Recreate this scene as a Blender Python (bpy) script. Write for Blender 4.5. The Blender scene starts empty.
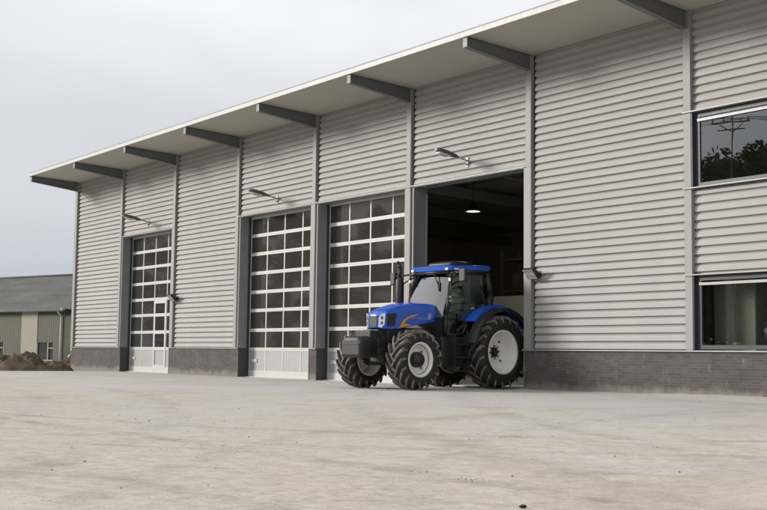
import bpy, bmesh, math, random
from mathutils import Vector, Matrix
random.seed(7)
S = bpy.context.scene
C = S.collection
R = math.radians
PI = math.pi
B = 4.725            # bay width of the workshop

# ------------------------------------------------------------------ helpers
class MB:
    """collects shapes, then links them as ONE mesh object"""
    def __init__(s): s.v = []; s.f = []; s.smooth = set()
    def add(s, vs, fs, smooth=False):
        o = len(s.v); s.v += [tuple(v) for v in vs]
        for f in fs:
            if smooth: s.smooth.add(len(s.f))
            s.f.append([i + o for i in f])
        return s
    def box(s, x0, x1, y0, y1, z0, z1):
        return s.add([(x, y, z) for z in (z0, z1) for y in (y0, y1) for x in (x0, x1)],
                     [(0,2,3,1),(4,5,7,6),(0,1,5,4),(2,6,7,3),(0,4,6,2),(1,3,7,5)])
    def prism(s, poly, a, b, axis='x'):
        """closed polygon extruded along an axis; poly holds the two other coords in order"""
        n = len(poly)
        def P(u, w, t): return {'x': (t,u,w), 'y': (u,t,w), 'z': (u,w,t)}[axis]
        vs = [P(u,w,a) for u,w in poly] + [P(u,w,b) for u,w in poly]
        fs = [list(range(n))[::-1], list(range(n, 2*n))] + [(i,(i+1)%n,n+(i+1)%n,n+i) for i in range(n)]
        return s.add(vs, fs)
    def bar(s, a, b, r, r2=None, n=8, smooth=True):
        a = Vector(a); b = Vector(b); r2 = r if r2 is None else r2
        d = (b-a).normalized(); u = d.orthogonal().normalized(); w = d.cross(u)
        vs = [];
        for p, q in ((a,r),(b,r2)):
            for i in range(n):
                t = 2*PI*i/n; vs.append(p + (u*math.cos(t)+w*math.sin(t))*q)
        s.add(vs, [(i,(i+1)%n,n+(i+1)%n,n+i) for i in range(n)], smooth)
        s.add(vs, [list(range(n))[::-1], list(range(n,2*n))])
        return s
    def path(s, pts, rad, n=8):
        for i in range(len(pts)-1):
            ra = rad[i] if isinstance(rad,(list,tuple)) else rad
            rb = rad[i+1] if isinstance(rad,(list,tuple)) else rad
            s.bar(pts[i], pts[i+1], ra, rb, n)
        return s
    def beam(s, a, b, w, h, up=(0,0,1)):
        a = Vector(a); b = Vector(b); d = (b-a).normalized(); x = d.cross(Vector(up)).normalized(); z = x.cross(d)
        vs = [p + x*i*w/2 + z*j*h/2 for p in (a,b) for i,j in ((-1,-1),(1,-1),(1,1),(-1,1))]
        return s.add(vs, [(0,3,2,1),(4,5,6,7),(0,1,5,4),(1,2,6,5),(2,3,7,6),(3,0,4,7)])
    def lathe(s, prof, n=40, axis='y', c=(0,0,0), smooth=True):
        vs = []
        for r, h in prof:
            for i in range(n):
                t = 2*PI*i/n
                if axis == 'y': vs.append((c[0]+r*math.sin(t), c[1]+h, c[2]+r*math.cos(t)))
                else: vs.append((c[0]+r*math.cos(t), c[1]+r*math.sin(t), c[2]+h))
        fs = []
        for k in range(len(prof)-1):
            for i in range(n): fs.append((k*n+i, k*n+(i+1)%n, (k+1)*n+(i+1)%n, (k+1)*n+i))
        return s.add(vs, fs, smooth)
    def loft(s, rings, closed_ends=True, smooth=False):
        n = len(rings[0]); vs = [p for r in rings for p in r]; fs = []
        for k in range(len(rings)-1):
            for i in range(n): fs.append((k*n+i, k*n+(i+1)%n, (k+1)*n+(i+1)%n, (k+1)*n+i))
        s.add(vs, fs, smooth)
        if closed_ends: s.add(rings[0], [list(range(n))[::-1]]); s.add(rings[-1], [list(range(n))])
        return s
    def flip_y(s):
        s.v = [(x,-y,z) for x,y,z in s.v]; s.f = [f[::-1] for f in s.f]; return s
    def build(s, name, mat, parent=None, bevel=0, seg=2, fix=True, merge=True):
        me = bpy.data.meshes.new(name); me.from_pydata(s.v, [], s.f)
        for i in s.smooth: me.polygons[i].use_smooth = True
        bm = bmesh.new(); bm.from_mesh(me)
        if merge: bmesh.ops.remove_doubles(bm, verts=bm.verts, dist=1e-5)
        if fix: bmesh.ops.recalc_face_normals(bm, faces=bm.faces)
        bm.to_mesh(me); bm.free()
        me.materials.append(mat)
        o = bpy.data.objects.new(name, me); C.objects.link(o)
        if parent: o.parent = parent
        if bevel:
            m = o.modifiers.new('bevel', 'BEVEL'); m.width = bevel; m.segments = seg; m.limit_method = 'ANGLE'; m.angle_limit = R(40)
            m.harden_normals = False
        return o

def tag(o, label=None, cat=None, group=None, kind=None):
    if label: o['label'] = label
    if cat: o['category'] = cat
    if group: o['group'] = group
    if kind: o['kind'] = kind
    return o
def thing(name, label, cat, loc=(0,0,0), rz=0, group=None):
    o = bpy.data.objects.new(name, None); C.objects.link(o); o.empty_display_size = .3
    o.location = loc; o.rotation_euler = (0,0,rz); return tag(o, label, cat, group)
def copy_tree(o, parent=None):
    c = o.copy(); C.objects.link(c); c.parent = parent
    for ch in list(o.children): copy_tree(ch, c)
    return c
def sstep(a, b, x):
    t = max(0., min(1., (x-a)/(b-a))); return t*t*(3-2*t)
def ground_z(x, y):
    return -.06 + .02*sstep(-1.5, .2, y)*0 - .10*sstep(6, -5, x) + .015*sstep(-6, -14, y)*math.sin(x*.35+y*.2)

# ------------------------------------------------------------------ materials
def mat(name, col, rough=.5, metal=0., spec=.5):
    m = bpy.data.materials.new(name); m.use_nodes = True
    b = m.node_tree.nodes['Principled BSDF']
    b.inputs['Base Color'].default_value = (*col, 1); b.inputs['Roughness'].default_value = rough
    b.inputs['Metallic'].default_value = metal; b.inputs['Specular IOR Level'].default_value = spec
    return m
class NT:
    def __init__(s, m): s.m = m; s.t = m.node_tree; s.b = s.t.nodes['Principled BSDF']
    def n(s, typ, **kw):
        x = s.t.nodes.new(typ)
        for k, v in kw.items():
            if k in x.inputs: x.inputs[k].default_value = v
            else: setattr(x, k, v)
        return x
    def l(s, a, b): s.t.links.new(a, b)
    def pos(s, scale=(1,1,1), obj=False, rot=(0,0,0)):
        g = s.n('ShaderNodeTexCoord').outputs['Object'] if obj else s.n('ShaderNodeNewGeometry').outputs['Position']
        if any(rot):
            m0 = s.n('ShaderNodeMapping'); m0.inputs['Rotation'].default_value = rot; s.l(g, m0.inputs['Vector']); g = m0.outputs[0]
        mp = s.n('ShaderNodeMapping'); mp.inputs['Scale'].default_value = scale
        s.l(g, mp.inputs['Vector']); return mp.outputs[0]
    def noise(s, scale, vec=None, detail=4, rough=.55, dist=0):
        x = s.n('ShaderNodeTexNoise'); x.inputs['Scale'].default_value = scale; x.inputs['Detail'].default_value = detail
        x.inputs['Roughness'].default_value = rough; x.inputs['Distortion'].default_value = dist
        s.l(vec if vec is not None else s.pos(), x.inputs['Vector']); return x.outputs['Fac']
    def ramp(s, fac, stops):
        r = s.n('ShaderNodeValToRGB'); e = r.color_ramp.elements
        while len(e) < len(stops): e.new(.5)
        for q, (p, c) in zip(e, stops):
            q.position = p; q.color = (*c, 1) if len(c) == 3 else c
        s.l(fac, r.inputs['Fac']); return r.outputs['Color']
    def mix(s, fac, a, b, mode='MIX'):
        x = s.n('ShaderNodeMix'); x.data_type = 'RGBA'; x.blend_type = mode
        for k, v in ((0, fac), (6, a), (7, b)):
            if hasattr(v, 'links'): s.l(v, x.inputs[k])
            else: x.inputs[k].default_value = v if k == 0 else (*v, 1)
        return x.outputs[2]
    def math(s, op, a, b=None):
        x = s.n('ShaderNodeMath'); x.operation = op
        for k, v in ((0, a), (1, b)):
            if v is None: continue
            if hasattr(v, 'links'): s.l(v, x.inputs[k])
            else: x.inputs[k].default_value = v
        return x.outputs[0]
    def col(s, c): s.l(c, s.b.inputs['Base Color'])
    def rough(s, c): s.l(c, s.b.inputs['Roughness'])
    def bump(s, h, strength=.3, dist=.02):
        x = s.n('ShaderNodeBump'); x.inputs['Strength'].default_value = strength; x.inputs['Distance'].default_value = dist
        s.l(h, x.inputs['Height']); s.l(x.outputs[0], s.b.inputs['Normal'])

def worn(name, col, rough=.5, metal=0., var=.12, scale=1.5, streak=False, spec=.5, bump=0):
    """paint / metal with slight uneven tone"""
    m = mat(name, col, rough, metal, spec); t = NT(m)
    v = t.pos((1,1,.15) if streak else (1,1,1))
    f = t.noise(scale, v, 5, .6)
    f2 = t.noise(scale*9, v, 3, .6)
    ff = t.math('ADD', t.math('MULTIPLY', f, .7), t.math('MULTIPLY', f2, .3))
    t.col(t.ramp(ff, [(.3, tuple(c*(1-var) for c in col)), (.7, tuple(min(1,c*(1+var)) for c in col))]))
    t.rough(t.math('ADD', t.math('MULTIPLY', f2, .25), rough-.12))
    if bump: t.bump(f2, bump, .01)
    return m

M = {}
M['siding'] = worn('silver_siding', (.37,.362,.351), .66, .06, .05, .55, True, spec=.3)
M['trim'] = worn('silver_trim', (.295,.29,.286), .6, .1, .05, .8, spec=.35)
M['flash'] = worn('pale_flashing', (.36,.355,.345), .45, .1, .06, 2)
M['jamb'] = worn('grey_jamb', (.27,.28,.295), .45, .3, .16, 1.6, True)
M['beam'] = worn('grey_beam', (.13,.14,.146), .5, .1, .1, 1)
M['soffit'] = worn('cream_soffit', (.42,.405,.36), .6, 0, .06, .5)
M['fascia'] = worn('white_fascia', (.44,.44,.43), .5, 0, .04, 1)
M['white'] = worn('white_frame', (.52,.52,.50), .45, 0, .05, 3)
M['kick'] = worn('grey_panel', (.36,.37,.365), .45, .1, .05, 2)
M['gap'] = worn('gap_backing', (.05,.048,.045), .7, 0, .1, 2)
M['jamb_base'] = worn('jamb_base', (.06,.06,.062), .7, 0, .15, 3)
M['frame'] = worn('anthracite_frame', (.035,.042,.052), .4, 0, .1, 2)
M['roof'] = worn('roof_sheet', (.35,.35,.35), .6)
M['inner'] = worn('inner_wall', (.34,.31,.23), .8, 0, .15, .6)
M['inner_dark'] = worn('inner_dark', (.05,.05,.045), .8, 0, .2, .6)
M['plaster'] = worn('pale_plaster', (.55,.56,.53), .8, 0, .05, .6)
M['steel'] = worn('steel', (.30,.30,.30), .4, .6, .1, 3)
M['galv'] = worn('galvanised', (.50,.51,.51), .4, .5, .12, 8)
M['black'] = worn('black_plastic', (.018,.018,.019), .45, 0, .2, 4)
M['dark_iron'] = worn('dark_iron', (.022,.023,.024), .5, .1, .35, 6, bump=.1)
M['weight'] = worn('grey_iron', (.018,.019,.020), .42, .1, .25, 6, bump=.1)
M['lens_dark'] = mat('lens_dark', (.10,.105,.12), .12)
M['white_lamp'] = mat('lamp_white', (.85,.85,.85), .3)
M['wood'] = worn('weathered_wood', (.16,.12,.085), .85, 0, .25, 3)

def blue_paint():
    m = mat('blue_paint', (.012,.060,.42), .28, 0); t = NT(m)
    f = t.noise(3.5, t.pos(), 5, .6)
    t.col(t.ramp(f, [(.3,(.012,.092,.53)),(.7,(.014,.102,.57))]))
    d = t.noise(22, t.pos(), 5, .65); t.rough(t.math('ADD', t.math('MULTIPLY', d, .12), .20))
    t.b.inputs['Coat Weight'].default_value = .5; t.b.inputs['Coat Roughness'].default_value = .08
    return m
M['blue'] = blue_paint()
M['yellow'] = mat('amber_decal', (.72,.36,.03), .4)
M['silver_decal'] = mat('silver_decal', (.30,.36,.52), .4)
def rim_mat():
    m = mat('cream_rim', (.66,.64,.56), .45); t = NT(m)
    f = t.noise(6, t.pos(), 6, .65); t.col(t.ramp(f, [(.28,(.74,.715,.64)),(.5,(.86,.85,.79)),(.8,(.88,.87,.82))]))
    return m
M['rim'] = rim_mat()
def tyre_mat():
    m = mat('tyre_rubber', (.02,.02,.02), .75); t = NT(m)
    f = t.noise(5, t.pos(), 6, .7)
    t.col(t.ramp(f, [(.40,(.014,.014,.014)),(.62,(.026,.025,.023)),(.85,(.085,.075,.062))]))
    t.bump(t.noise(60, t.pos(), 2), .2, .004)
    return m
M['tyre'] = tyre_mat()
def lug_mat():
    m = mat('tread_rubber', (.03,.03,.03), .6); t = NT(m)
    f = t.noise(9, t.pos(), 6, .7)
    t.col(t.ramp(f, [(.35,(.04,.037,.032)),(.52,(.17,.152,.13)),(.8,(.38,.345,.295))]))
    return m
M['tread'] = lug_mat()

def glass(name, tint=(.35,.37,.35), base=.04, boost=1.0, rough=0.0):
    m = bpy.data.materials.new(name); m.use_nodes = True; t = m.node_tree; t.nodes.clear()
    out = t.nodes.new('ShaderNodeOutputMaterial'); mx = t.nodes.new('ShaderNodeMixShader')
    tr = t.nodes.new('ShaderNodeBsdfTransparent'); tr.inputs[0].default_value = (*tint, 1)
    gl = t.nodes.new('ShaderNodeBsdfGlossy'); gl.inputs['Color'].default_value = (.95,.97,1,1); gl.inputs['Roughness'].default_value = rough
    fr = t.nodes.new('ShaderNodeFresnel'); fr.inputs[0].default_value = 1.5
    mu = t.nodes.new('ShaderNodeMath'); mu.operation = 'MULTIPLY'; mu.inputs[1].default_value = boost
    g0 = t.nodes.new('ShaderNodeNewGeometry'); ff = t.nodes.new('ShaderNodeMath'); ff.operation = 'SUBTRACT'; ff.inputs[0].default_value = 1
    t.links.new(g0.outputs['Backfacing'], ff.inputs[1]); m2 = t.nodes.new('ShaderNodeMath'); m2.operation = 'MULTIPLY'; m2.use_clamp = True
    t.links.new(fr.outputs[0], mu.inputs[0]); t.links.new(mu.outputs[0], m2.inputs[0]); t.links.new(ff.outputs[0], m2.inputs[1]); t.links.new(m2.outputs[0], mx.inputs[0])
    t.links.new(tr.outputs[0], mx.inputs[1]); t.links.new(gl.outputs[0], mx.inputs[2]); t.links.new(mx.outputs[0], out.inputs[0])
    # a little unevenness so reflections are not perfectly flat
    no = t.nodes.new('ShaderNodeTexNoise'); no.inputs['Scale'].default_value = 1.2; no.inputs['Detail'].default_value = 1
    bu = t.nodes.new('ShaderNodeBump'); bu.inputs['Strength'].default_value = .03; bu.inputs['Distance'].default_value = .05
    ge = t.nodes.new('ShaderNodeNewGeometry'); t.links.new(ge.outputs['Position'], no.inputs['Vector'])
    t.links.new(no.outputs[0], bu.inputs['Height']); t.links.new(bu.outputs[0], gl.inputs['Normal'])
    return m
M['door_glass'] = glass('door_glazing', (.13,.13,.115), boost=1.5, rough=.03)
def dusty(m, f, col):
    t = m.node_tree; out = t.nodes['Material Output']; old = out.inputs[0].links[0].from_socket
    d = t.nodes.new('ShaderNodeBsdfDiffuse'); x = t.nodes.new('ShaderNodeMixShader'); n_ = t.nodes.new('ShaderNodeTexNoise'); g_ = t.nodes.new('ShaderNodeNewGeometry')
    n_.inputs['Scale'].default_value = 1.7; n_.inputs['Detail'].default_value = 6; t.links.new(g_.outputs['Position'], n_.inputs['Vector'])
    r_ = t.nodes.new('ShaderNodeMapRange'); r_.inputs[1].default_value = .3; r_.inputs[2].default_value = .7; r_.inputs[3].default_value = f*.92; r_.inputs[4].default_value = f*1.1
    t.links.new(n_.outputs[0], r_.inputs[0]); t.links.new(r_.outputs[0], x.inputs[0])
    d.inputs[0].default_value = (*col,1); t.links.new(old, x.inputs[1]); t.links.new(d.outputs[0], x.inputs[2]); t.links.new(x.outputs[0], out.inputs[0])
dusty(M['door_glass'], .45, (.078,.078,.070))
M['win_glass'] = glass('window_glazing', (.74,.75,.72), boost=4.2)
M['cab_glass'] = glass('cab_glazing', (.50,.60,.54), boost=2)
M['screen_glass'] = glass('windscreen_glazing', (.46,.55,.50), boost=5)
M['win_glass'].node_tree.nodes['Glossy BSDF'].inputs['Color'].default_value = (.80,.88,1,1)
M['lens'] = glass('lamp_lens', (.9,.9,.9), boost=1.2)

def brick_mat():
    m = mat('grey_brick', (.15,.13,.13), .85); t = NT(m)
    g = t.n('ShaderNodeNewGeometry'); sp = t.n('ShaderNodeSeparateXYZ'); t.l(g.outputs['Position'], sp.inputs[0])
    cb = t.n('ShaderNodeCombineXYZ'); t.l(t.math('ADD', sp.outputs[0], sp.outputs[1]), cb.inputs[0]); t.l(sp.outputs[2], cb.inputs[1])
    br = t.n('ShaderNodeTexBrick'); t.l(cb.outputs[0], br.inputs['Vector'])
    br.inputs['Color1'].default_value = (.072,.064,.065,1); br.inputs['Color2'].default_value = (.105,.092,.092,1)
    br.inputs['Mortar'].default_value = (.125,.110,.105,1); br.inputs['Scale'].default_value = 1
    br.inputs['Mortar Size'].default_value = .005; br.inputs['Brick Width'].default_value = .21; br.inputs['Row Height'].default_value = .0625
    br.inputs['Bias'].default_value = -.2; br.inputs['Mortar Smooth'].default_value = .3
    f = t.noise(1.3, t.pos((1,1,2)), 6, .65)
    c = t.mix(.6, br.outputs['Color'], t.ramp(f, [(.3,(.55,.55,.55)),(.7,(1.25,1.2,1.2))]), 'MULTIPLY')
    # dust splashed up from the yard, ragged top edge
    h = t.math('ADD', sp.outputs[2], t.math('MULTIPLY', t.math('SUBTRACT', t.noise(2.2, t.pos((1,1,.6)), 7, .7), .5), .55))
    d = t.ramp(h, [(-.08,(1,1,1)),(.16,(0,0,0))])
    c = t.mix(t.math('MULTIPLY', d, .55), c, (.30,.27,.23))
    # pale lime streaks
    l_ = t.noise(3.0, t.pos((2.5,2.5,1)), 6, .7); c = t.mix(t.math('MULTIPLY', t.ramp(l_, [(.60,(0,0,0)),(.72,(1,1,1))]), .35), c, (.36,.33,.31))
    t.col(c); t.bump(br.outputs['Fac'], -.4, .006)
    return m
M['brick'] = brick_mat()

def ground_mat():
    m = mat('dusty_yard', (.42,.39,.35), .95, spec=.2); t = NT(m)
    P = t.pos()
    sp = t.n('ShaderNodeSeparateXYZ'); t.l(P, sp.inputs[0])
    big = t.noise(.16, P, 6, .6, .6)
    mid = t.noise(.55, t.pos((1,.45,1), rot=(0,0,R(-35))), 8, .62, .4)
    trk = t.noise(.9, t.pos((.20,1.6,1), rot=(0,0,R(-46))), 7, .62, .5)
    trk2 = t.noise(1.1, t.pos((.16,1.5,1), rot=(0,0,R(-18))), 7, .6, .6)
    fine = t.noise(9, P, 8, .7)
    grit = t.noise(70, P, 3, .7)
    # grey rolled hardcore, washed with beige sand
    c = t.ramp(mid, [(.30,(.455,.428,.404)),(.50,(.53,.503,.48)),(.70,(.59,.566,.545))])
    near = t.math('MULTIPLY', t.math('SUBTRACT', t.math('MULTIPLY', sp.outputs[1], -1), 8.0), .07)      # more sand away from the wall
    sandm = t.math('ADD', t.math('ADD', big, t.math('MULTIPLY', t.math('SUBTRACT', trk, .5), .7)), t.math('MULTIPLY', near, .55))
    c = t.mix(t.ramp(sandm, [(.40,(0,0,0)),(.68,(.85,.85,.85))]), c, t.ramp(fine, [(.3,(.475,.415,.34)),(.7,(.60,.54,.46))]))
    c = t.mix(t.ramp(trk2, [(.55,(0,0,0)),(.75,(.5,.5,.5))]), c, (.60,.575,.555))
    c = t.mix(t.ramp(trk, [(.24,(.6,.6,.6)),(.42,(0,0,0))]), c, (.38,.345,.30))
    c = t.mix(t.ramp(trk2, [(.22,(.45,.45,.45)),(.40,(0,0,0))]), c, (.37,.35,.335))
    def arc(cx, cy, r, wd):
        dx = t.math('SUBTRACT', sp.outputs[0], cx); dy = t.math('SUBTRACT', sp.outputs[1], cy)
        d = t.math('SQRT', t.math('ADD', t.math('MULTIPLY', dx, dx), t.math('MULTIPLY', dy, dy)))
        d = t.math('ADD', t.math('SUBTRACT', d, r), t.math('MULTIPLY', t.math('SUBTRACT', mid, .5), .5))
        d = t.math('DIVIDE', t.math('ABSOLUTE', d), wd)
        return t.math('MULTIPLY', t.ramp(d, [(.25,(1,1,1)),(1,(0,0,0))]), t.ramp(t.noise(1.7, P, 7, .75), [(.42,(0,0,0)),(.66,(1,1,1))]))
    for cx, cy, r, wd, k in ((41,-60,45.5,.20,.75),(41,-60,43.6,.22,.6),(30,0,15.05,.22,.75),(30,0,16.9,.22,.6),(52,-4,14.5,.25,.5),(52,-4,16.3,.25,.5),(20,-40,31,.3,.5),(20,-40,29.1,.3,.45),(60,30,47,.3,.5),(60,30,45.1,.3,.5)):
        c = t.mix(t.math('MULTIPLY', arc(cx,cy,r,wd), k), c, (.255,.232,.205))
    patch = t.noise(.33, t.pos((1,.5,1), rot=(0,0,R(-53))), 7, .62, 1.2)
    c = t.mix(t.math('MULTIPLY', t.ramp(patch, [(.47,(0,0,0)),(.62,(.7,.7,.7))]), t.ramp(near, [(.22,(1,1,1)),(.50,(.22,.22,.22))])), c, (.55,.53,.515))
    c = t.mix(t.ramp(patch, [(.32,(.6,.6,.6)),(.45,(0,0,0))]), c, (.43,.37,.305))
    c = t.mix(.65, c, t.ramp(fine, [(.25,(.72,.71,.70)),(.5,(1,1,1)),(.78,(1.16,1.15,1.14))]), 'MULTIPLY')
    c = t.mix(.5, c, t.ramp(grit, [(.28,(.6,.59,.57)),(.5,(1,1,1)),(.75,(1.22,1.2,1.18))]), 'MULTIPLY')
    deb = t.noise(1.5, t.pos((.30,1.5,1), rot=(0,0,R(-34))), 10, .74, .4)
    c = t.mix(t.ramp(deb, [(.56,(0,0,0)),(.66,(.55,.55,.55))]), c, (.31,.275,.235))
    spk = t.noise(16, t.pos((1,1,1)), 2, .5); c = t.mix(t.ramp(spk, [(.73,(0,0,0)),(.77,(.6,.6,.6))]), c, (.16,.14,.12))
    t.col(c)
    hh = t.math('ADD', t.math('MULTIPLY', fine, .6), t.math('ADD', t.math('MULTIPLY', trk, 1.6), t.math('MULTIPLY', grit, .12)))
    t.bump(hh, .5, .05)
    return m
M['ground'] = ground_mat()
def soil(name, a, b, c):
    m = mat(name, b, .95, spec=.1); t = NT(m)
    f = t.noise(3.2, t.pos(), 9, .72, .3); t.col(t.ramp(f, [(.32,a),(.5,b),(.68,c)]))
    t.bump(t.noise(7, t.pos(), 9, .8), 1.0, .16); return m
M['soil'] = soil('brown_soil', (.10,.078,.056), (.21,.165,.122), (.33,.265,.20))
M['rubble'] = soil('red_rubble', (.12,.065,.045), (.27,.155,.105), (.40,.29,.21))
M['stone'] = soil('pebble', (.10,.09,.08), (.19,.17,.145), (.30,.275,.24))
M['dark_stone'] = soil('dark_pebble', (.04,.036,.03), (.09,.08,.07), (.15,.135,.115))
def green_clad():
    m = mat('green_cladding', (.12,.13,.07), .6); t = NT(m)
    w = t.n('ShaderNodeTexWave'); w.inputs['Scale'].default_value = 1.6; w.bands_direction = 'X'
    t.l(t.pos(obj=True), w.inputs['Vector'])
    f = t.noise(.8, t.pos((1,1,.4)), 5)
    t.col(t.ramp(f, [(.3,(.046,.050,.027)),(.7,(.060,.065,.037))])); t.bump(w.outputs['Fac'], .5, .03)
    return m
M['green'] = green_clad()
M['cream'] = worn('cream_cladding', (.27,.245,.185), .6, 0, .08, 1.2)
def fibro():
    m = mat('fibre_cement_roof', (.15,.15,.14), .9); t = NT(m)
    f = t.noise(.9, t.pos((.5,.5,2.2), obj=True), 7, .65)
    c = t.ramp(f, [(.3,(.085,.09,.08)),(.5,(.115,.118,.11)),(.7,(.15,.15,.143))])
    t.col(c)
    return m
M['fibro'] = fibro()
M['shed_white'] = worn('shed_white', (.33,.32,.29), .6)
def leafy(name, a, b):
    m = mat(name, a, .6, spec=.3); t = NT(m)
    t.col(t.ramp(t.noise(1.1, t.pos(), 3), [(.35,a),(.65,b)])); return m
M['leaf'] = leafy('leaf_green', (.035,.055,.022), (.075,.10,.04))
M['leaf_dark'] = leafy('leaf_dark', (.022,.040,.020), (.05,.07,.032))
M['bark'] = worn('bark', (.09,.07,.05), .9, 0, .3, 4)
def emit(name, col, st):
    m = mat(name, col); b = m.node_tree.nodes['Principled BSDF']
    b.inputs['Emission Color'].default_value = (*col,1); b.inputs['Emission Strength'].default_value = st; return m
M['lit'] = emit('lit_diffuser', (1,.95,.85), .42)
M['lit'].node_tree.nodes['Principled BSDF'].inputs['Base Color'].default_value = (.15,.15,.14,1)
def floodface():
    m = mat('flood_louvre', (.50,.49,.48), .4); t = NT(m)
    br = t.n('ShaderNodeTexBrick'); br.offset = 0
    for k, v in (('Scale',1),('Mortar Size',.008),('Brick Width',.1),('Row Height',.1)): br.inputs[k].default_value = v
    br.inputs['Color1'].default_value = (.50,.48,.47,1); br.inputs['Color2'].default_value = (.42,.40,.40,1); br.inputs['Mortar'].default_value = (.16,.16,.16,1)
    t.l(t.pos(obj=True), br.inputs['Vector']); t.col(br.outputs['Color']); return m
M['louvre'] = floodface()
M['tail'] = mat('tail_red', (.25,.015,.01), .3)
M['chrome'] = mat('reflector', (.85,.86,.88), .18, .7)

# ------------------------------------------------------------------ ground
def sheet(name, xs, ys, zf, m):
    mb = MB(); nx = len(xs)
    mb.add([(x,y,zf(x,y)) for y in ys for x in xs],
           [(j*nx+i, j*nx+i+1, (j+1)*nx+i+1, (j+1)*nx+i) for j in range(len(ys)-1) for i in range(nx-1)], True)
    return mb.build(name, m)
xs = [-700,-300,-150,-90,-60,-45,-35,-28,-22,-17,-13,-10] + [-8+i*.9 for i in range(74)] + [62,70,85,120,200,400,700]
ys = [-700,-400,-250,-150,-100,-70,-50,-40,-34,-30] + [-27+i*.6 for i in range(48)] + [3,6,10,16,24,40,70,120,250,500,700]
tag(sheet('ground', xs, ys, ground_z, M['ground']), 'dusty grey and beige yard in front of the workshop', 'ground', kind='structure')

# ------------------------------------------------------------------ workshop building
W = thing('workshop_building', 'long silver ribbed workshop hall with white fascia, grey brick base and glazed doors', 'building', (0,0,0))
NB = 9
XR = NB*B
TOPZ = 8.15
DOORS = (1,3,4,5)
WINS = (7,8)
def siding(x0, x1, z0, z1):
    """ribbed metal sheet: sloped upper web, flat crest, short undercut, narrow valley"""
    p = .18; mb = MB(); prof = [(.132, z0)]
    k0 = math.floor(z0/p)
    k = k0
    while k*p < z1:
        for dz, y in ((.0,.132),(.026,.132),(.037,.073),(.105,.082),(.160,.102)):
            z = k*p + dz
            if z0+.002 < z < z1-.002: prof.append((y, z))
        k += 1
    prof.append((.132, z1))
    n = len(prof)
    vs = [(x0,y,z) for y,z in prof] + [(x1,y,z) for y,z in prof]
    mb.add(vs, [(i,i+1,n+i+1,n+i) for i in range(n-1)])
    mb.box(x0, x1, .136, .20, z0, z1)
    return mb.build('siding_panel', M['siding'], W, fix=False)
ZP = .885
ZL = 5.36
for i in range(NB):
    x0 = i*B; x1 = x0+B
    a, b = x0+.055, x1-.198
    MB().box(x0-.011, x0+.30, .205, .23, ZP+.03 if i not in DOORS else ZL+.045, TOPZ-.02).box(x0-.0105, x0+.056, .135, .20, (ZP+.032 if i not in DOORS and i not in WINS else ZL+.046 if i in DOORS else 5.97), TOPZ-.004).build('gap_backing', M['gap'], W)
    if i in WINS: MB().box(x0-.0105, x0+.056, .135, .20, 2.505, 4.295).build('gap_backing', M['gap'], W)
    if i in DOORS: siding(a, b, ZL+.045, TOPZ)
    elif i in WINS:
        siding(a, b, 2.50, 4.30); siding(a, b, 5.965, TOPZ)
    else: siding(a, b, ZP+.032, TOPZ)
for i in range(NB+1):
    x = i*B + (.06 if i == 7 else 0)
    mb = MB()
    if i in (2,4,5,6):          # wider below the lintel where it closes a doorway
        mb.box(x-.20, x-.01, 0, .125, ZL+.002, TOPZ-.004); mb.box(x-.245, x-.01, .003, .16, ZP+.031, ZL)
    else: mb.box(x-.20, x-.01, 0, .125, ZP+.031, TOPZ-.004)
    mb.build('wall_trim', M['trim'], W, bevel=.006)
MB().box(-.235,-.203,-.004,.30,ZP-.02,TOPZ-.01).build('corner_trim', M['jamb'], W)
# door openings: jambs, lintels
for i in DOORS:
    x0 = i*B; x1 = x0+B
    mb = MB().box(x0+.10, x0+.145, .0, .13, ZP+.031, ZL-.002); mb.build('wall_trim', M['trim'], W)
    mb = MB().box(x0-.008, x0+.098, .10, .16, ZP+.031, ZL-.002)
    mb.box(x0+.147, x0+.157, .015, .47, ZP+.031, ZL-.002)
    MB().box(x0+.147, x0+.162, .02, .47, -.12, ZP+.028).build('jamb_base', M['jamb_base'], W)
    mb.box(x1-.262, x1-.248, .015, .47, -.12, ZL-.002)
    mb.box(x0+.157, x1-.262, .02, .50, ZL+.002, ZL+.02)
    mb.build('door_jamb', M['jamb'], W)
    MB().box(x0-.009, x1-.201, -.004, .16, ZL+.022, ZL+.046).build('lintel_flashing', M['flash'], W)
# brick plinths
def plinth(x0, x1):
    MB().box(x0, x1, .03, .44, -.35, ZP-.002).build('brick_plinth', M['brick'], W)
    MB().prism([(-.018,ZP),(.15,ZP),(.15,ZP+.030),(-.018,ZP+.026)], x0-.03, x1+.005, 'x').build('plinth_flashing', M['flash'], W)
plinth(-.19, B+.145); plinth(2*B-.26, 3*B+.145); plinth(4*B-.26, 4*B+.145); plinth(5*B-.26, 5*B+.145); plinth(6*B-.262, XR)

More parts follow.
